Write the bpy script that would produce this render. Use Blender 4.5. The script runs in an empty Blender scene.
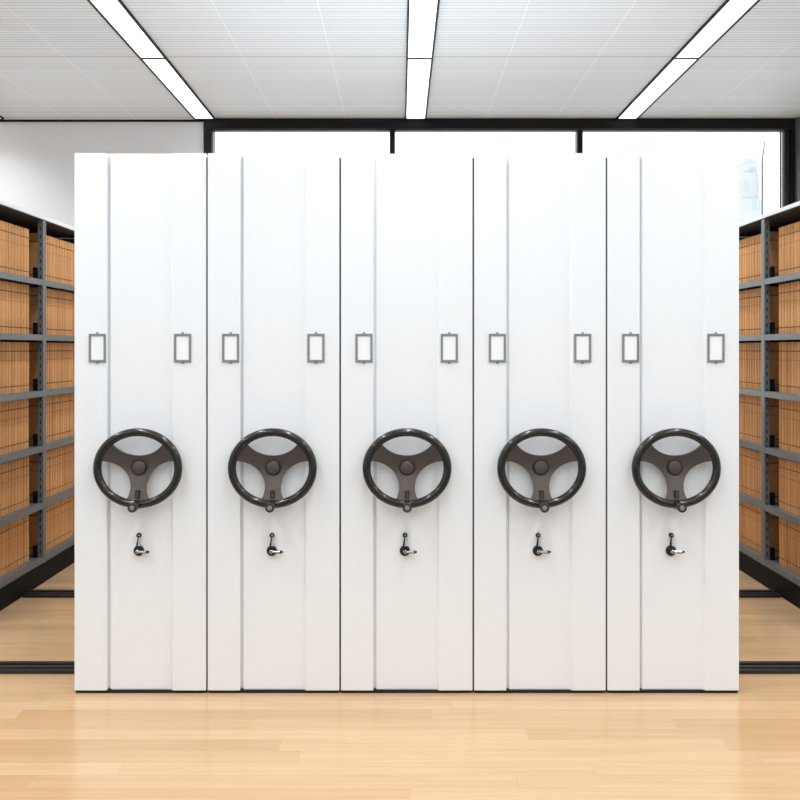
import bpy, bmesh, math, random
from mathutils import Vector, Matrix

sc = bpy.context.scene
COL = sc.collection
random.seed(7)

# ------------------------------------------------------------------ camera, sky, exposure
EYE = 1.508
cam_d = bpy.data.cameras.new('camera')
cam_d.sensor_width = 36.0
cam_d.lens = 41.13
cam_d.shift_y = -51.0 / 800.0
cam_d.clip_end = 1000
cam = bpy.data.objects.new('camera', cam_d)
COL.objects.link(cam)
cam.location = (0, 0, EYE)
cam.rotation_euler = (math.radians(90), 0, 0)
sc.camera = cam

SKY = 2.0            # overcast sky behind the glazing
LAMP_W = 12.0         # watts of each ceiling strip
LAMP_SPREAD = 165.0   # beam of the strips, degrees
DIFFUSER = 1.3
world = bpy.data.worlds.new('world')
sc.world = world
world.use_nodes = True
bg = world.node_tree.nodes['Background']
bg.inputs[0].default_value = (0.96, 0.985, 1.0, 1)
bg.inputs[1].default_value = SKY

sc.view_settings.view_transform = 'Standard'
sc.view_settings.look = 'None'
sc.view_settings.exposure = 0.06
sc.view_settings.gamma = 1.0
sc.view_settings.use_curve_mapping = False
sc.cycles.max_bounces = 10
sc.cycles.diffuse_bounces = 6
sc.cycles.sample_clamp_indirect = 6.0

# ------------------------------------------------------------------ materials
def mat(name, color, rough=0.5, metal=0.0, spec=0.5, coat=0.0):
    m = bpy.data.materials.new(name)
    m.use_nodes = True
    b = m.node_tree.nodes['Principled BSDF']
    b.inputs['Base Color'].default_value = (*color, 1)
    b.inputs['Roughness'].default_value = rough
    b.inputs['Metallic'].default_value = metal
    b.inputs['Specular IOR Level'].default_value = spec
    b.inputs['Coat Weight'].default_value = coat
    return m

class NT:
    """small node-building helper"""
    def __init__(s, m):
        s.t = m.node_tree; s.n = s.t.nodes; s.l = s.t.links
        s.b = s.n['Principled BSDF']
    def math(s, op, a, b=None, c=None):
        nd = s.n.new('ShaderNodeMath'); nd.operation = op
        for i, v in enumerate((a, b, c)):
            if v is None: continue
            if isinstance(v, (int, float)): nd.inputs[i].default_value = v
            else: s.l.new(v, nd.inputs[i])
        return nd.outputs[0]
    def pos(s):
        g = s.n.new('ShaderNodeNewGeometry'); x = s.n.new('ShaderNodeSeparateXYZ')
        s.l.new(g.outputs['Position'], x.inputs[0]); return x.outputs
    def combine(s, x=0, y=0, z=0):
        c = s.n.new('ShaderNodeCombineXYZ')
        for i, v in enumerate((x, y, z)):
            if isinstance(v, (int, float)): c.inputs[i].default_value = v
            else: s.l.new(v, c.inputs[i])
        return c.outputs[0]
    def white(s, v):
        w = s.n.new('ShaderNodeTexWhiteNoise'); w.noise_dimensions = '3D'
        s.l.new(v, w.inputs['Vector']); return w.outputs['Value']
    def noise(s, v, scale, detail=3, rough=0.5):
        w = s.n.new('ShaderNodeTexNoise'); s.l.new(v, w.inputs['Vector'])
        w.inputs['Scale'].default_value = scale; w.inputs['Detail'].default_value = detail
        w.inputs['Roughness'].default_value = rough
        return w.outputs['Fac']
    def ramp(s, f, stops):
        r = s.n.new('ShaderNodeValToRGB'); e = r.color_ramp.elements
        while len(e) < len(stops): e.new(0.5)
        for k, (p, c) in enumerate(stops):
            e[k].position = p; e[k].color = (*c, 1)
        s.l.new(f, r.inputs[0]); return r.outputs[0]
    def mix(s, f, a, b, mode='MIX'):
        m = s.n.new('ShaderNodeMix'); m.data_type = 'RGBA'; m.blend_type = mode
        if isinstance(f, (int, float)): m.inputs[0].default_value = f
        else: s.l.new(f, m.inputs[0])
        for i, v in ((6, a), (7, b)):
            if isinstance(v, tuple): m.inputs[i].default_value = (*v, 1)
            else: s.l.new(v, m.inputs[i])
        return m.outputs[2]
    def bump(s, h, strength=0.3, dist=0.01):
        b = s.n.new('ShaderNodeBump'); b.inputs['Strength'].default_value = strength
        b.inputs['Distance'].default_value = dist
        s.l.new(h, b.inputs['Height']); s.l.new(b.outputs[0], s.b.inputs['Normal'])

def wood_floor():
    m = mat('maple_planks', (0.8, 0.6, 0.4), 0.24, spec=0.5)
    t = NT(m); P = t.pos()
    PW = 0.098
    yr = t.math('DIVIDE', P[1], PW)
    row = t.math('FLOOR', yr)
    fy = t.math('FRACT', yr)
    sh = t.white(t.combine(row, 3.1, 0))
    xs = t.math('ADD', t.math('DIVIDE', P[0], 1.7), t.math('MULTIPLY', sh, 7.0))
    colu = t.math('FLOOR', xs); fx = t.math('FRACT', xs)
    rnd = t.white(t.combine(row, colu, 5.0))
    base = t.ramp(rnd, [(0.0, (0.555, 0.36, 0.195)), (0.3, (0.59, 0.39, 0.22)),
                        (0.65, (0.615, 0.415, 0.24)), (1.0, (0.655, 0.46, 0.28))])
    gv = t.combine(t.math('MULTIPLY', P[0], 1.2), t.math('MULTIPLY', P[1], 30.0), t.math('MULTIPLY', rnd, 40.0))
    g = t.noise(gv, 1.6, 5, 0.6)
    col = t.mix(1.0, base, t.ramp(g, [(0.25, (0.86, 0.83, 0.80)), (0.75, (1.0, 1.0, 1.0))]), 'MULTIPLY')
    big = t.noise(t.combine(P[0], t.math('MULTIPLY', P[1], 3), rnd), 1.1, 2)
    col = t.mix(1.0, col, t.ramp(big, [(0.3, (0.94, 0.92, 0.90)), (0.7, (1, 1, 1))]), 'MULTIPLY')
    ed = t.math('MINIMUM', t.math('MULTIPLY', t.math('MINIMUM', fy, t.math('SUBTRACT', 1.0, fy)), PW),
                t.math('MULTIPLY', t.math('MINIMUM', fx, t.math('SUBTRACT', 1.0, fx)), 1.7))
    gap = t.math('LESS_THAN', ed, 0.0008)
    col = t.mix(t.math('MULTIPLY', gap, 0.35), col, (0.30, 0.18, 0.09))
    t.l.new(col, t.b.inputs['Base Color'])
    rr = t.math('MULTIPLY_ADD', g, 0.08, 0.13)
    t.l.new(rr, t.b.inputs['Roughness'])
    t.bump(g, 0.04, 0.002)
    return m

SEAM0, PITCH = -1.588, 1.715
def ceiling_mat():
    m = mat('ribbed_ceiling_panels', (0.8, 0.8, 0.8), 0.6, spec=0.3)
    t = NT(m); P = t.pos()
    f = t.math('FRACT', t.math('DIVIDE', P[1], 0.042))
    slot = t.math('LESS_THAN', f, 0.22)
    # slightly different tone from rib to rib
    rr = t.white(t.combine(t.math('FLOOR', t.math('DIVIDE', P[1], 0.042)), 1.0, 0))
    base = t.ramp(rr, [(0.0, (0.845, 0.855, 0.865)), (1.0, (0.905, 0.915, 0.925))])
    col = t.mix(slot, base, (0.62, 0.63, 0.64))
    sx = t.math('FRACT', t.math('DIVIDE', t.math('SUBTRACT', P[0], SEAM0), PITCH / 3))
    sx = t.math('MULTIPLY', t.math('MINIMUM', sx, t.math('SUBTRACT', 1.0, sx)), PITCH / 3)
    seam = t.math('LESS_THAN', sx, 0.003)
    col = t.mix(t.math('MULTIPLY', seam, 0.9), col, (0.99, 0.99, 0.99))
    sy = t.math('FRACT', t.math('DIVIDE', t.math('SUBTRACT', P[1], 5.88), 1.55))
    sy = t.math('MULTIPLY', t.math('MINIMUM', sy, t.math('SUBTRACT', 1.0, sy)), 1.55)
    joint = t.math('LESS_THAN', sy, 0.008)
    col = t.mix(joint, col, (0.42, 0.42, 0.43))
    t.l.new(col, t.b.inputs['Base Color'])
    h = t.math('SUBTRACT', 1.0, slot)
    t.bump(h, 0.35, 0.006)
    return m

def paint(name, color, rough, spec=0.5, bump=0.015):
    m = mat(name, color, rough, spec=spec)
    t = NT(m); g = t.n.new('ShaderNodeNewGeometry')
    n = t.noise(g.outputs['Position'], 60.0, 3)
    t.l.new(t.mix(1.0, (color), t.ramp(n, [(0.3, (0.985, 0.985, 0.985)), (0.7, (1, 1, 1))]), 'MULTIPLY'), t.b.inputs['Base Color'])
    t.bump(n, bump, 0.002)
    return m

def cardboard(name, color):
    m = mat(name, color, 0.75, spec=0.25)
    t = NT(m)
    oi = t.n.new('ShaderNodeObjectInfo'); g = t.n.new('ShaderNodeNewGeometry')
    n = t.noise(g.outputs['Position'], 35.0, 4)
    a = t.mix(1.0, color, t.ramp(oi.outputs['Random'], [(0, (0.88, 0.86, 0.84)), (1, (1.08, 1.06, 1.04))]), 'MULTIPLY')
    a = t.mix(1.0, a, t.ramp(n, [(0.3, (0.93, 0.92, 0.91)), (0.7, (1, 1, 1))]), 'MULTIPLY')
    t.l.new(a, t.b.inputs['Base Color'])
    return m

def brushed(name, color, rough, metal):
    m = mat(name, color, rough, metal)
    t = NT(m); tc = t.n.new('ShaderNodeTexCoord')
    n = t.noise(tc.outputs['Object'], 120.0, 2)
    t.l.new(t.math('MULTIPLY_ADD', n, 0.12, rough - 0.06), t.b.inputs['Roughness'])
    return m

def emitter(name, s, c=(1, 1, 1)):
    m = mat(name, (0.9, 0.9, 0.9), 0.5)
    b = m.node_tree.nodes['Principled BSDF']
    b.inputs['Emission Color'].default_value = (*c, 1)
    b.inputs['Emission Strength'].default_value = s
    return m

def glass():
    m = bpy.data.materials.new('window_glass'); m.use_nodes = True
    n, l = m.node_tree.nodes, m.node_tree.links
    n.clear()
    o = n.new('ShaderNodeOutputMaterial'); mx = n.new('ShaderNodeMixShader')
    tr = n.new('ShaderNodeBsdfTransparent'); tr.inputs[0].default_value = (0.97, 0.985, 0.985, 1)
    gl = n.new('ShaderNodeBsdfGlossy'); gl.inputs['Roughness'].default_value = 0.02
    fr = n.new('ShaderNodeFresnel'); fr.inputs[0].default_value = 1.45
    mu = n.new('ShaderNodeMath'); mu.operation = 'MULTIPLY'; mu.inputs[1].default_value = 0.8
    l.new(fr.outputs[0], mu.inputs[0]); l.new(mu.outputs[0], mx.inputs[0])
    l.new(tr.outputs[0], mx.inputs[1]); l.new(gl.outputs[0], mx.inputs[2]); l.new(mx.outputs[0], o.inputs[0])
    return m

def tower_mat():
    m = mat('pale_tower_facade', (0.8, 0.9, 0.95), 0.5)
    t = NT(m); P = t.pos()
    fx = t.math('FRACT', t.math('DIVIDE', P[0], 1.1)); fz = t.math('FRACT', t.math('DIVIDE', P[2], 3.3))
    w = t.math('MULTIPLY', t.math('GREATER_THAN', fx, 0.25), t.math('GREATER_THAN', fz, 0.4))
    rnd = t.white(t.combine(t.math('FLOOR', t.math('DIVIDE', P[0], 1.1)), t.math('FLOOR', t.math('DIVIDE', P[2], 3.3)), 0))
    wc = t.ramp(rnd, [(0, (0.38, 0.46, 0.50)), (1, (0.485, 0.515, 0.53))])
    t.l.new(t.mix(w, (0.505, 0.52, 0.525), wc), t.b.inputs['Base Color'])
    return m

M = dict(
    floor=wood_floor(), ceil=ceiling_mat(),
    wall=paint('white_wall_paint', (0.84, 0.84, 0.845), 0.7, 0.3),
    grey_wall=paint('dark_grey_paint', (0.07, 0.072, 0.075), 0.6),
    panel=paint('white_powder_coat', (0.84, 0.855, 0.872), 0.38, 0.45),
    black=paint('black_paint', (0.004, 0.004, 0.005), 0.6, 0.12),
    frame=paint('black_window_frame', (0.006, 0.006, 0.007), 0.55, 0.2),
    rubber_shade=mat('black_rubber_and_shade', (0.004, 0.004, 0.004), 0.8),  # also colours the strips that stand in for shade
    rack=paint('grey_rack_paint', (0.12, 0.132, 0.14), 0.42, 0.5),
    rackdark=paint('dark_rack_sheet', (0.05, 0.046, 0.043), 0.6),
    slot=mat('slot_black', (0.006, 0.006, 0.006), 0.9),
    box=cardboard('tan_card', (0.66, 0.345, 0.145)),
    line=mat('brown_band', (0.17, 0.06, 0.022), 0.7),
    line2=mat('faint_brown_band', (0.40, 0.175, 0.06), 0.7),
    rim=mat('gunmetal_rim', (0.020, 0.018, 0.017), 0.24, 0.3, 0.5, 0.3),
    spoke=mat('brown_grey_spokes', (0.135, 0.112, 0.098), 0.36, 0.75),
    knob=mat('knob_grey', (0.05, 0.048, 0.046), 0.25, 0.4),
    dark=brushed('dark_metal', (0.02, 0.02, 0.02), 0.35, 0.5),
    steel=brushed('steel', (0.62, 0.62, 0.60), 0.22, 1.0),
    holder=brushed('grey_holder_metal', (0.27, 0.27, 0.275), 0.4, 0.4),
    card=mat('white_card', (0.90, 0.90, 0.90), 0.6),
    rail=paint('black_rail', (0.012, 0.013, 0.014), 0.4),
    raillip=paint('rail_edge_grey', (0.035, 0.037, 0.04), 0.35),
    frame_grey=paint('dark_grey_frame', (0.022, 0.023, 0.024), 0.5, 0.2),
    diffuser=emitter('light_diffuser', DIFFUSER),
    glass=glass(), tower=tower_mat(),
    mast=mat('mast_grey', (0.10, 0.11, 0.14), 0.6),
    bounce_absorber=paint('grey_bounce_absorber', (0.12, 0.125, 0.135), 0.95, 0.1, 0.2),
    ground=paint('pale_ground', (0.82, 0.83, 0.84), 0.9),
)

# ------------------------------------------------------------------ mesh helpers
class MB:
    def __init__(s):
        s.bm = bmesh.new(); s.mats = []
    def mi(s, m):
        if m not in s.mats: s.mats.append(m)
        return s.mats.index(m)
    def face(s, vs, m):
        f = s.bm.faces.new(vs); f.material_index = s.mi(m); return f
    def box(s, x0, x1, y0, y1, z0, z1, m):
        v = [s.bm.verts.new(p) for p in ((x0,y0,z0),(x1,y0,z0),(x1,y1,z0),(x0,y1,z0),(x0,y0,z1),(x1,y0,z1),(x1,y1,z1),(x0,y1,z1))]
        for q in ((3,2,1,0),(4,5,6,7),(0,1,5,4),(1,2,6,5),(2,3,7,6),(3,0,4,7)):
            s.face([v[i] for i in q], m)
    def prism(s, pts, y0, y1, m, inset=0.0):
        """polygon pts (x,z) extruded along y; inset chamfers the front edge"""
        n = len(pts)
        cx = sum(p[0] for p in pts)/n; cz = sum(p[1] for p in pts)/n
        back = [s.bm.verts.new((x, y1, z)) for x, z in pts]
        front = [s.bm.verts.new((x, y0, z)) for x, z in pts]
        s.face(front, m); s.face(back[::-1], m)
        for i in range(n):
            j = (i+1) % n
            s.face([front[j], front[i], back[i], back[j]], m)
    def lathe(s, prof, cx, cz, m, seg=40, sz=1.0):
        """prof: list of (r, y) around the y axis through (cx, cz)"""
        rings = []
        for r, y in prof:
            if r < 1e-6: rings.append([s.bm.verts.new((cx, y, cz))])
            else: rings.append([s.bm.verts.new((cx + r*math.cos(2*math.pi*k/seg), y, cz + sz*r*math.sin(2*math.pi*k/seg))) for k in range(seg)])
        for a, b in zip(rings, rings[1:]):
            for k in range(seg):
                j = (k+1) % seg
                if len(a) == 1 and len(b) == 1: continue
                if len(a) == 1: s.face([a[0], b[k], b[j]], m)
                elif len(b) == 1: s.face([a[k], a[j], b[0]], m)
                else: s.face([a[k], a[j], b[j], b[k]], m)
    def torus(s, R, r, cy, m, sz=1.0, seg=96, ms=20, cx=0, cz=0):
        rings = []
        for k in range(seg):
            a = 2*math.pi*k/seg
            rings.append([s.bm.verts.new((cx + (R + r*math.cos(2*math.pi*q/ms))*math.cos(a), cy + r*math.sin(2*math.pi*q/ms),
                          cz + sz*R*math.sin(a) + r*math.cos(2*math.pi*q/ms)*math.sin(a))) for q in range(ms)])
        for k in range(seg):
            for q in range(ms):
                s.face([rings[k][q], rings[k][(q+1)%ms], rings[(k+1)%seg][(q+1)%ms], rings[(k+1)%seg][q]], m)
    def tube(s, a, b, ra, rb, m, seg=16):
        a, b = Vector(a), Vector(b); d = (b-a).normalized()
        u = d.orthogonal().normalized(); w = d.cross(u)
        A = [s.bm.verts.new(a + ra*(u*math.cos(2*math.pi*k/seg)+w*math.sin(2*math.pi*k/seg))) for k in range(seg)]
        B = [s.bm.verts.new(b + rb*(u*math.cos(2*math.pi*k/seg)+w*math.sin(2*math.pi*k/seg))) for k in range(seg)]
        s.face(A[::-1], m); s.face(B, m)
        for k in range(seg):
            j = (k+1)%seg; s.face([A[k], A[j], B[j], B[k]], m)
    def build(s, name, parent=None, bevel=0.0, smooth=False, angle=40, seg=2, loc=None, structure=False):
        bmesh.ops.recalc_face_normals(s.bm, faces=s.bm.faces)
        me = bpy.data.meshes.new(name)
        for m in s.mats: me.materials.append(m)
        if smooth:
            for f in s.bm.faces: f.smooth = True
            for e in s.bm.edges:
                if len(e.link_faces) == 2 and e.calc_face_angle(0) > math.radians(35): e.smooth = False
        s.bm.to_mesh(me); s.bm.free()
        o = bpy.data.objects.new(name, me); COL.objects.link(o)
        if parent: o.parent = parent
        if loc: o.location = loc
        if bevel:
            b = o.modifiers.new('bevel', 'BEVEL'); b.width = bevel; b.segments = seg
            b.limit_method = 'ANGLE'; b.angle_limit = math.radians(angle)
            b.harden_normals = False
        if structure: o['kind'] = 'structure'
        return o

def empty(name, loc, label=None, cat=None, group=None, structure=False):
    o = bpy.data.objects.new(name, None); COL.objects.link(o)
    o.location = loc; o.empty_display_size = 0.1
    if label: o['label'] = label
    if cat: o['category'] = cat
    if group: o['group'] = group
    if structure: o['kind'] = 'structure'
    return o

def copy_tree(o, parent=None):
    c = o.copy(); COL.objects.link(c)
    if parent: c.parent = parent
    for ch in [x for x in KIDS.get(o.name, [])]:
        copy_tree(ch, c)
    return c
KIDS = {}
def index_kids():
    KIDS.clear()
    for o in bpy.data.objects:
        if o.parent: KIDS.setdefault(o.parent.name, []).append(o)

# ------------------------------------------------------------------ the room
XL, XR, YF, YB = -4.45, 4.75, -3.6, 7.5
H = 3.387
def sbox(name, *a, m, bevel=0.0):
    b = MB(); b.box(*a, m); return b.build(name, bevel=bevel, structure=True)
sbox('floor', XL-.2, XR+.2, YF-.2, YB+.2, -.12, 0, m=M['floor'])
sbox('bounce_absorber', XL+.02, XR-.02, YF+.02, 2.8, 0, .008, m=M['bounce_absorber'], bevel=.003)  # added out of view to soak up warm bounce off the wood
sbox('ceiling', XL-.2, XR+.2, YF-.2, YB+.2, H, H+.15, m=M['ceil'])
sbox('wall_left', XL-.15, XL, YF, YB+.15, 0, H, m=M['wall'])
sbox('wall_right', XR, XR+.15, YF, YB+.15, 0, H, m=M['wall'])
sbox('wall_front', XL, XR, YF-.15, YF, 0, H, m=M['wall'])
WX0, WX1 = -1.60, 3.215
sbox('wall_back', XL, WX0, YB, YB+.15, 0, H, m=M['wall'])
sbox('shadow_gap_strip', XL, WX0, YB-.012, YB, H-.016, H, m=M['frame'])  # black strip stands in for the dark shadow gap under the ceiling
sbox('trim_2', WX1, XR, YB-.10, YB+.15, 0, H, m=M['grey_wall'])
sbox('baseboard_back', XL, WX1-.001, YB-.015, YB, 0, .09, m=M['frame'])
sbox('baseboard_left', XL, XL+.015, YF, YB, 0, .09, m=M['frame'])
sbox('baseboard_right', XR-.015, XR, YF, YB-.10, 0, .09, m=M['frame'])

SILL = .95
sbox('window_light_block', WX0, WX1, YB, YB+.15, 0, SILL, m=M['wall'])  # unseen wall, added to keep window light off the floor
# window band above the added light-blocking wall, in three lights
win = empty('window_1', ((WX0+WX1)/2, YB, 0), structure=True)
def wpart(name, a, m, bevel=0.003):
    b = MB(); ox = (WX0+WX1)/2
    for q in a:
        b.box(q[0]-ox, q[1]-ox, q[2]-YB, q[3]-YB, q[4], q[5], m)
    o = b.build(name, win, bevel=bevel); o['kind'] = 'structure'; return o
HZ = EYE + 1.795
wpart('window_frame', [(WX0, WX1, YB-.06, YB+.08, HZ, H-.001), (WX0, -1.534, YB-.06, YB+.08, SILL+.06, HZ),
                       (3.185, WX1, YB-.06, YB+.08, SILL+.06, HZ), (WX0, WX1, YB-.06, YB+.08, SILL+.0005, SILL+.06)], M['frame'])
wpart('window_jamb', [(3.142, 3.185, YB-.03, YB+.07, SILL+.06, HZ)], M['frame_grey'])
wpart('window_head', [(-1.534, 3.142, YB-.03, YB+.05, HZ-.008, HZ)], M['grey_wall'])
wpart('mullion', [(-.084, -.041, YB-.04, YB+.07, SILL+.06, HZ-.008)], M['frame'])
wpart('mullion', [(1.450, 1.493, YB-.04, YB+.07, SILL+.06, HZ-.008)], M['frame'])
for a, c in ((-1.534, -.084), (-.041, 1.450), (1.493, 3.142)):
    wpart('window_pane', [(a+.001, c-.001, YB+.015, YB+.025, SILL+.061, HZ-.009)], M['glass'], 0)

# ------------------------------------------------------------------ outside: pale city seen through the glass
sbox('ground', -260, 320, 12, 420, -40.5, -40, m=M['ground'])
tw = empty('office_tower', (58.35, 152, -40), 'pale blue-white tower beyond the right window with a thin mast on top', 'building')
b = MB(); b.box(-2.0, 1.7, 0, 9, 0, 66.5, M['tower']); b.box(-1.2, 1.7, .8, 8, 66.5, 71.0, M['tower']); b.box(-.2, 1.7, 1.6, 7, 71.0, 73.6, M['tower'])
b.build('facade', tw, bevel=.1)
b = MB(); b.tube((1.9, 0, 0), (1.9, 0, 73), .19, .16, M['mast'], 8); b.tube((1.9, 0, 73), (2.4, 0, 76.6), .16, .07, M['mast'], 8)
b.build('mast', tw)
tw2 = empty('office_block', (62.4, 175, -40), 'low pale office block beyond the right window, right of the tower', 'building')
b = MB(); b.box(-1.2, 9, 0, 14, 0, 58, M['tower']); b.box(0, 6, 3, 10, 58, 60, M['tower']); b.build('facade', tw2, bevel=.1)

# ------------------------------------------------------------------ ceiling lights
def make_light():
    r = empty('ceiling_light', (0, 0, H))
    w, L, t = .081, 1.546/2, .014
    b = MB()
    for s in (-1, 1):
        b.box(s*w - .006, s*w + .006, -L, L, -t, 0, M['frame'])
        b.box(-w+.006, w-.006, s*L - .006, s*L + .006, -t, 0, M['frame'])
    b.build('light_frame', r)
    b = MB(); b.box(-w+.0065, w-.0065, -L+.0065, L-.0065, -.008, -.0005, M['diffuser']); b.build('diffuser', r)
    ld = bpy.data.lights.new('lamp', 'AREA'); ld.shape = 'RECTANGLE'; ld.size = .145; ld.size_y = 1.5
    ld.energy = LAMP_W; ld.spread = math.radians(LAMP_SPREAD); ld.color = (0.93, 0.975, 1.0)
    lo = bpy.data.objects.new('lamp', ld); COL.objects.link(lo); lo.parent = r; lo.location = (0, 0, -.0145)
    return r
ZONE_GAIN = [1.15, .17, 1.9, 1.3, 1.0, .8, .6]       # uneven power per zone, set to balance wall, floor and cabinet brightness
proto = make_light(); index_kids()
base_lamp = [q for q in KIDS[proto.name] if q.type == 'LIGHT'][0].data
zone = []
for q in ZONE_GAIN:
    z_ = base_lamp.copy(); z_.energy = LAMP_W*q; zone.append(z_)
zone[0].size_y = 1.0; zone[0].spread = math.radians(128)      # shorter source and narrower beam, set to keep the wall top dark
rows = [(-2*PITCH+.127, 'far left row by the left wall'), (-PITCH+.127, 'left row'), (.127, 'middle row'),
        (PITCH+.127, 'right row'), (2*PITCH+.127, 'far right row by the right wall')]
segs = ['nearest the window', 'second from window', 'third from window', 'fourth from window',
        'fifth from window', 'sixth from window', 'farthest from window']
first = True
for rx, rn in rows:
    for k, sn in enumerate(segs):
        o = proto if first else copy_tree(proto)
        first = False
        o.location = (rx, 7.43 - 1.55*(k+.5), H)
        o['label'] = 'white ceiling strip light, %s, %s' % (rn, sn)
        for ch in bpy.data.objects:
            if ch.parent == o and ch.type == 'LIGHT': ch.data = zone[k]
        o['category'] = 'ceiling light'; o['group'] = 'strip lights in the ceiling'

# ------------------------------------------------------------------ floor rails
def rail(y0, y1, x0, x1, label):
    b = MB(); h = .020
    b.box(x0, x1, y0, y1, 0, h*.55, M['rail'])
    b.box(x0, x1, y0, y0+.022, h*.55, h*.9, M['rail'])
    b.box(x0, x1, y0+.045, y0+.055, h*.55, h, M['raillip'])
    b.box(x0, x1, y1-.030, y1, h*.55, h, M['rail'])
    b.box(x0, x1, y1-.052, y1-.046, h*.55, h*.8, M['raillip'])
    o = b.build('floor_rail', bevel=.0015)
    o['label'] = label; o['category'] = 'rail'; o['group'] = 'black rails on the floor'
rail(4.24, 4.36, -3.6, 3.8, 'long black floor rail nearer the viewer, running behind the white cabinet fronts')
rail(5.54, 5.655, -2.29, 2.31, 'black floor rail farther back, ending at the black bases of both side racks')

# ------------------------------------------------------------------ mobile cabinets
PW = .5832
CX0, CY = -1.425, 4.0
ZB, ZT = .013, 2.365
def spoke_outline(Ri):
    R, c = .81*Ri, 1.18*Ri
    # angle on the hole circle where it meets radius Ro
    Ro = Ri*1.04
    cosd = (c*c + Ro*Ro - R*R)/(2*c*Ro); d = math.acos(cosd)
    px, pz = Ro*math.cos(d), Ro*math.sin(d)
    phi = math.atan2(pz, c - px)
    pts = []
    for k in range(3):
        h = math.radians(90 + 120*k)
        C = (c*math.cos(h), c*math.sin(h))
        n = 22
        for i in range(n+1):
            a = h + math.pi + (phi - 2*phi*i/n)
            pts.append((C[0] + R*math.cos(a), C[1] + R*math.sin(a)))
        # along the rim to the next hole
        a0 = math.atan2(pts[-1][1], pts[-1][0]); a1 = math.radians(90 + 120*(k+1)) - d
        while a1 < a0: a1 += 2*math.pi
        while a1 - a0 > 2*math.pi: a1 -= 2*math.pi
        for i in range(1, 8):
            a = a0 + (a1-a0)*i/8
            pts.append((Ro*math.cos(a), Ro*math.sin(a)))
    return pts

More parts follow.
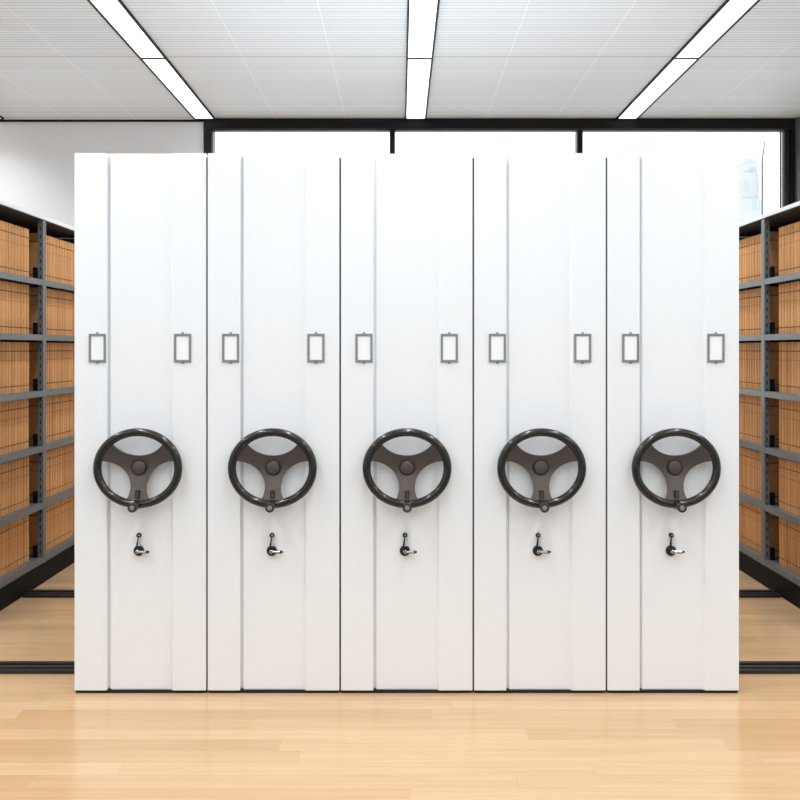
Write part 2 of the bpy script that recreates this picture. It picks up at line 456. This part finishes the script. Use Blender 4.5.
def make_cabinet():
    r = empty('mobile_cabinet', (CX0, CY, 0))
    W = .5760
    # end panel with its recessed middle
    b = MB(); bm = b.bm; D = .030; d = .012
    xs = [0, .1412, .1430, .1515, .1545, .420, .431, W]
    ys = [0, 0, .027, .027, d, d, 0, 0]
    zs = [ZB, ZT]
    fr = []
    for zi, z in enumerate(zs):
        fr.append([bm.verts.new((x, ys[xi], z)) for xi, x in enumerate(xs)])
    bk = [bm.verts.new(p) for p in ((0, D, ZB), (W, D, ZB), (W, D, ZT), (0, D, ZT))]
    for zi in range(1):
        for xi in range(7):
            b.face([fr[zi][xi], fr[zi][xi+1], fr[zi+1][xi+1], fr[zi+1][xi]], M['panel'])
    b.face(bk[::-1], M['panel'])
    b.face(fr[0][::-1] + [bk[0], bk[1]], M['panel'])
    b.face(fr[1] + [bk[2], bk[3]], M['panel'])
    b.face([fr[z][0] for z in range(2)] + [bk[3], bk[0]], M['panel'])
    b.face([fr[z][7] for z in range(1, -1, -1)] + [bk[1], bk[2]], M['panel'])
    b.build('end_panel', r, bevel=.0018, angle=75)
    # carcass behind, with fielded side panels
    b = MB(); x0, x1 = .012, W-.012; y0, y1 = D+.0005, 1.95; z0, z1 = .075, 2.335
    b.box(x0+.004, x1-.004, y0, y1-.02, z0, z1, M['panel'])
    for k in range(3):
        ya = y0 + k*(y1-y0)/3
        b.box(x0, x0+.004, ya+.006, ya+(y1-y0)/3-.006, z0+.02, z1-.02, M['panel'])
        b.box(x1-.004, x1, ya+.006, ya+(y1-y0)/3-.006, z0+.02, z1-.02, M['panel'])
    b.box(x0, x1, y1-.02, y1, z0, z1, M['panel'])
    b.build('carcass', r, bevel=.0015)
    b = MB()
    b.box(.018, W-.018, .07, 1.94, .0225, .0745, M['black']); b.box(.004, W-.004, .0305, .07, .002, .07, M['rubber_shade']); b.box(.004, W-.004, .004, .0305, .002, ZB-.0005, M['rubber_shade'])  # black skirt strips stand in for the contact shadow under the panel
    b.build('base', r, bevel=.002)
    b = MB()
    b.box(W-.001, PW-.0004, .010, .022, ZB+.004, ZT-.018, M['rubber_shade'])  # black seal strip, added to keep the gap dark against the window
    b.build('gap_dark_strip', r)
    # label holders
    for x in (.064, .437):
        zc = EYE + .005; w, h, t = .0745/2, .124/2, .0095
        yb = 0.0
        f = MB()
        f.box(x-0, x+2*w, yb-.006, yb-.0002, zc+h-t, zc+h, M['holder']); f.box(x, x+2*w, yb-.006, yb-.0002, zc-h, zc-h+t, M['holder'])
        f.box(x, x+t, yb-.006, yb-.0002, zc-h+t, zc+h-t, M['holder']); f.box(x+2*w-t, x+2*w, yb-.006, yb-.0002, zc-h+t, zc+h-t, M['holder'])
        for s in (1, -1):
            f.lathe([(0, yb-.005), (.0055, yb-.005), (.007, yb-.0035), (.007, yb-.0002)], x+w, zc+s*(h+.001), M['holder'], 16)
        fo = f.build('label_holder', r, bevel=.0012)
        c = MB(); c.box(x+t+.0002, x+2*w-t-.0002, yb-.0022, yb-.0002, zc-h+t+.0002, zc+h-t-.0002, M['card'])
        c.build('card', fo)
    # handwheel, a slightly oval rim
    hx, hz = .2890, EYE - .5165
    SZ = .888; R, tr = .1755, .0178; yw = -.040; DISH = .034; yh = yw + DISH*.8
    b = MB(); b.torus(R, tr, yw, M['rim'], sz=SZ)
    rim = b.build('handwheel', r, smooth=True, loc=(hx, 0, hz))
    b = MB(); pts = [(x, z*SZ) for x, z in spoke_outline(R-tr+.003)]
    b.prism(pts, yw-.006, yw+.008, M['spoke'])
    for q in range(-11, 12):
        for nn in ((1, 0, 0), (0, 0, 1)):
            bmesh.ops.bisect_plane(b.bm, geom=b.bm.verts[:]+b.bm.edges[:]+b.bm.faces[:], dist=1e-6,
                                   plane_co=(q*.0151, 0, q*.0151), plane_no=nn)
    bmesh.ops.triangulate(b.bm, faces=b.bm.faces[:])
    for v in b.bm.verts:
        rr = math.hypot(v.co.x, v.co.z/SZ)/(R-tr)
        v.co.y += DISH*max(0, 1-max(rr, .2))
    # rear hub and shaft to the panel
    b.lathe([(0, yh+.007), (.040, yh+.007), (.036, yh+.014), (.034, .0118), (0, .0118)], 0, 0, M['dark'], 40)
    b.build('spokes', rim, bevel=.0022, angle=50, seg=3, smooth=False)
    b = MB()
    b.lathe([(.0340, yh-.002), (.0340, yh-.0105), (.0308, yh-.0108), (.0308, yh-.008)], 0, 0, M['dark'], 48)
    b.lathe([(.0300, yh-.004), (.0300, yh-.014), (.027, yh-.0175), (.013, yh-.020), (0, yh-.0205)], 0, 0, M['spoke'], 48)
    b.build('hub_cap', rim, smooth=True)
    zr = -R*SZ
    b = MB()
    b.box(-.009, .009, yw-.0085, yw+.006, zr+.026, zr+.060, M['dark'])
    b.box(-.0055, .0055, yw-.0095, yw-.0085, zr+.028, zr+.056, M['spoke'])
    b.build('latch_plate', rim, bevel=.001)
    b = MB()
    b.box(-.013, .013, yw-.0200, yw+.012, zr-.0180, zr+.0195, M['rubber_shade'])
    b.build('clamp', rim, bevel=.004, seg=3)
    b = MB()
    b.lathe([(.009, yw-.020), (.009, yw-.032), (.0165, yw-.036), (.0190, yw-.046), (.0200, yw-.085), (.0175, yw-.0895),
             (.0140, yw-.0895), (.0130, yw-.087), (0, yw-.087)], 0, zr-.002, M['knob'], 32)
    b.lathe([(0, yw-.0872), (.0110, yw-.0875), (.009, yw-.089), (0, yw-.0893)], 0, zr-.002, M['holder'], 24)
    b.build('knob', rim, smooth=True)
    # lock with its key and small lever
    lx, lz = .2800, EYE - .884; yr = .012
    b = MB()
    b.lathe([(.0225, yr-.0002), (.0225, yr-.008), (.020, yr-.0115), (.012, yr-.013), (.012, yr-.020), (.0105, yr-.022), (0, yr-.022)], 0, 0, M['dark'], 36)
    lk = b.build('lock', r, smooth=True, loc=(lx, 0, lz))
    b = MB()
    b.lathe([(0, yr-.0222), (.0078, yr-.0222), (.0078, yr-.031), (.006, yr-.033), (0, yr-.033)], 0, 0, M['steel'], 24)
    b.tube((.004, yr-.028, 0), (.040, yr-.030, 0), .0050, .0062, M['steel'], 14)
    b.tube((.040, yr-.030, 0), (.053, yr-.030, 0), .0072, .0030, M['dark'], 14)
    b.tube((.020, yr-.024, -.0055), (.046, yr-.026, -.0055), .0035, .0035, M['dark'], 10)
    b.build('key', lk, smooth=True)
    b = MB()
    b.lathe([(.0105, yr-.0002), (.0105, yr-.012), (.0085, yr-.015), (.005, yr-.0155), (0, yr-.0155)], .001, .068, M['dark'], 24)
    b.lathe([(0, yr-.0157), (.0045, yr-.0157), (.003, yr-.0185), (0, yr-.019)], .002, .0685, M['steel'], 16)
    b.tube((.001, yr-.010, .060), (-.006, yr-.016, .022), .0036, .0036, M['dark'], 12)
    b.tube((.006, yr-.010, .060), (.003, yr-.016, .022), .0052, .0052, M['steel'], 12)
    b.build('lever', lk, smooth=True)
    return r
cab = make_cabinet(); index_kids()
cab_lab = ['leftmost of the five white mobile cabinets, standing beside the left rack, with dark handwheel',
           'second white mobile cabinet from the left, with dark handwheel and lock',
           'middle one of the five white mobile cabinets, with dark handwheel and lock',
           'fourth white mobile cabinet from the left, with dark handwheel and lock',
           'rightmost of the five white mobile cabinets, standing beside the right rack, with dark handwheel']
for k in range(5):
    c = cab if k == 0 else copy_tree(cab)
    c.location = (CX0 + k*PW, CY, 0)
    c['label'] = cab_lab[k]; c['category'] = 'cabinet'; c['group'] = 'white mobile cabinets in the middle'
    if k == 4:      # the last one closes the row: no dark strip behind its right edge
        for ch in list(c.children):
            if ch.name.startswith('gap_dark_strip'): bpy.data.objects.remove(ch)

# ------------------------------------------------------------------ side racks
SH = [.166, .516, .883, 1.239, 1.600, 1.955]      # shelf tops
TOP = 2.339
DEP = .46
BOXW, BOXH, BOXD, SET = .044, .311, .34, .050
def make_rack(sx, X, dy, side):
    """sx=-1: rack on the left whose face looks to +x"""
    r = empty('side_rack', (X, 4.95+dy, 0),
              'grey steel shelving rack on a black base at the %s, full of tan file boxes' % side, 'shelf rack', 'side racks')
    def Bx(b, d0, d1, y0, y1, z0, z1, m):      # d = depth into the rack
        a, c = sx*d0, sx*d1
        b.box(min(a, c), max(a, c), y0, y1, z0, z1, m)
    L = 6.80-4.90
    U = [0.0, .94, 1.85]      # near faces of the uprights (y, local)
    b = MB(); Bx(b, 0, DEP, -.02, L, 0, .126, M['black']); Bx(b, -.004, 0, -.02, L, .006, .1, M['black'])
    b.build('base', r, bevel=.003)
    b = MB(); Bx(b, DEP-.004, DEP, -.02, L, .127, TOP, M['rackdark']); b.build('back_panel', r)
    b = MB(); Bx(b, -.006, DEP, -.025, L+.005, TOP+.003, TOP+.027, M['panel']); Bx(b, .0, DEP-.005, -.02, L, TOP-.001, TOP+.003, M['rackdark'])
    b.build('top_panel', r, bevel=.001)
    for ya in (-.0225, L+.0005):
        b = MB(); Bx(b, .002, DEP-.005, ya, ya+.002, .127, TOP-.0015, M['rackdark']); b.build('end_light_block', r)  # dark end sheets added so window brightness stays out of the rack
    for u in U:
        for d0 in (0, DEP-.05):
            b = MB()
            Bx(b, d0, d0+.004, u, u+.05, .127, TOP-.0015, M['rack'])
            Bx(b, d0+.004, d0+.034, u, u+.003, .127, TOP-.0015, M['rack'])
            Bx(b, d0+.004, d0+.034, u+.047, u+.05, .127, TOP-.0015, M['rack'])
            if d0 == 0:
                z = .19
                while z < TOP-.03:
                    Bx(b, .014, .021, u-.0006, u+.0006, z, z+.026, M['slot']); z += .052
            b.build('upright', r)
        for z in SH:
            b = MB(); Bx(b, .034, DEP-.05, u+.015, u+.035, z-.03, z-.005, M['rack']); b.build('cross_bar', r)
    for k in (0, 1):
        y0, y1 = U[k]+.0505, U[k+1]-.0005
        for i, z in enumerate(SH):
            b = MB()
            lip = .037
            Bx(b, .001, .004, y0, y1, z-lip, z+.0, M['rack'])
            Bx(b, .004, DEP-.055, y0, y1, z-.004, z, M['rack'])
            Bx(b, .004, .016, y0, y1, z-lip, z-lip+.003, M['rack'])
            b.build('shelf', r)
            b = MB()
            Bx(b, .035, .060, y1-.016, y1-.002, z+.0005, z+.078, M['black'])
            b.build('bracket', r, bevel=.001)
            b = MB()
            Bx(b, .035, .060, y0+.002, y0+.016, z+.0005, z+.078, M['black'])
            b.build('bracket', r, bevel=.001)
    return r

rackL = make_rack(-1, -2.300, 0.0, 'left')
rackR = make_rack(1, 2.320, -.07, 'right')

def make_box():
    b = MB(); w, h, dp = BOXW-.003, BOXH, BOXD; c5 = .010
    def seg(z0, z1, i, m):
        prof = [(-dp, i*.5), (-i-c5, i*.5), (-i-c5*.3, i*.5+c5*.3), (-i, i*.5+c5), (-i, w-i*.5-c5), (-i-c5*.3, w-i*.5-c5*.3), (-i-c5, w-i*.5), (-dp, w-i*.5)]
        lo = [b.bm.verts.new((x, y, z0)) for x, y in prof]; hi = [b.bm.verts.new((x, y, z1)) for x, y in prof]
        b.face(lo[::-1], m); b.face(hi, m)
        for q in range(8): b.face([lo[q], lo[(q+1) % 8], hi[(q+1) % 8], hi[q]], m)
    cuts = [(0, .12, 0, M['box']), (.12, .139, .0022, M['line']), (.139, .635, 0, M['box']), (.635, .648, .001, M['line2']),
            (.648, .812, 0, M['box']), (.812, .832, .0022, M['line']), (.832, 1, 0, M['box'])]
    for a, c, ins, m in cuts: seg(a*h, c*h, ins, m)
    return b.build('file_box')
bx0 = make_box()
used = False
ORD = 'first second third fourth fifth sixth seventh eighth ninth tenth eleventh twelfth thirteenth fourteenth fifteenth sixteenth seventeenth eighteenth'.split()
tier = ['bottom', 'second', 'third', 'fourth', 'fifth', 'top']
for sx, X, dy, side in ((-1, -2.300, 0.0, 'left'), (1, 2.320, -.07, 'right')):
    for bay in (0, 1):
        ya = 4.95 + dy + (.855-11*BOXW if bay == 0 else 1.02)
        n = 11 if bay == 0 else 14
        for i, z in enumerate(SH):
            word = tier[i] if i in (0, 5) else tier[i] + ' up'
            g = 'file boxes on the %s shelf of the %s rack, %s bay' % (word, side, 'nearer' if bay == 0 else 'farther')
            for k in range(n):
                o = bx0 if not used else bx0.copy()
                if used: COL.objects.link(o)
                used = True
                jx = random.uniform(0, .004)
                yy = ya + (n-1-k if bay == 0 else k)*BOXW
                if sx == -1: o.location = (X - SET - jx, yy, z+.0003); o.rotation_euler = (0, 0, 0)
                else: o.location = (X + SET + jx, yy + BOXW-.003, z+.0003); o.rotation_euler = (0, 0, math.pi)
                o['label'] = 'tan file box, %s from the middle post, %s shelf, %s bay, %s rack' % (ORD[k], word, 'nearer' if bay == 0 else 'farther', side)
                o['category'] = 'file box'; o['group'] = g

# the boxes the photo does not show: the near ends of the rows and the far ends behind the cabinets
for sx, X, dy, side in ((-1, -2.300, 0.0, 'left'), (1, 2.320, -.07, 'right')):
    b = MB()
    for z in SH:
        for y0, n in ((4.95+dy+.855-17*BOXW, 6), (4.95+dy+1.02+14*BOXW, 4)):
            for k in range(n):
                xa, xb = X + sx*SET, X + sx*(SET+BOXD)
                b.box(min(xa, xb), max(xa, xb), y0+k*BOXW, y0+(k+1)*BOXW-.003, z+.0003, z+BOXH, M['box'])
    o = b.build('file_boxes', bevel=.002)
    o['kind'] = 'stuff'; o['category'] = 'file boxes'
    o['label'] = 'tan file boxes at the outer ends of the rows on the %s rack' % side
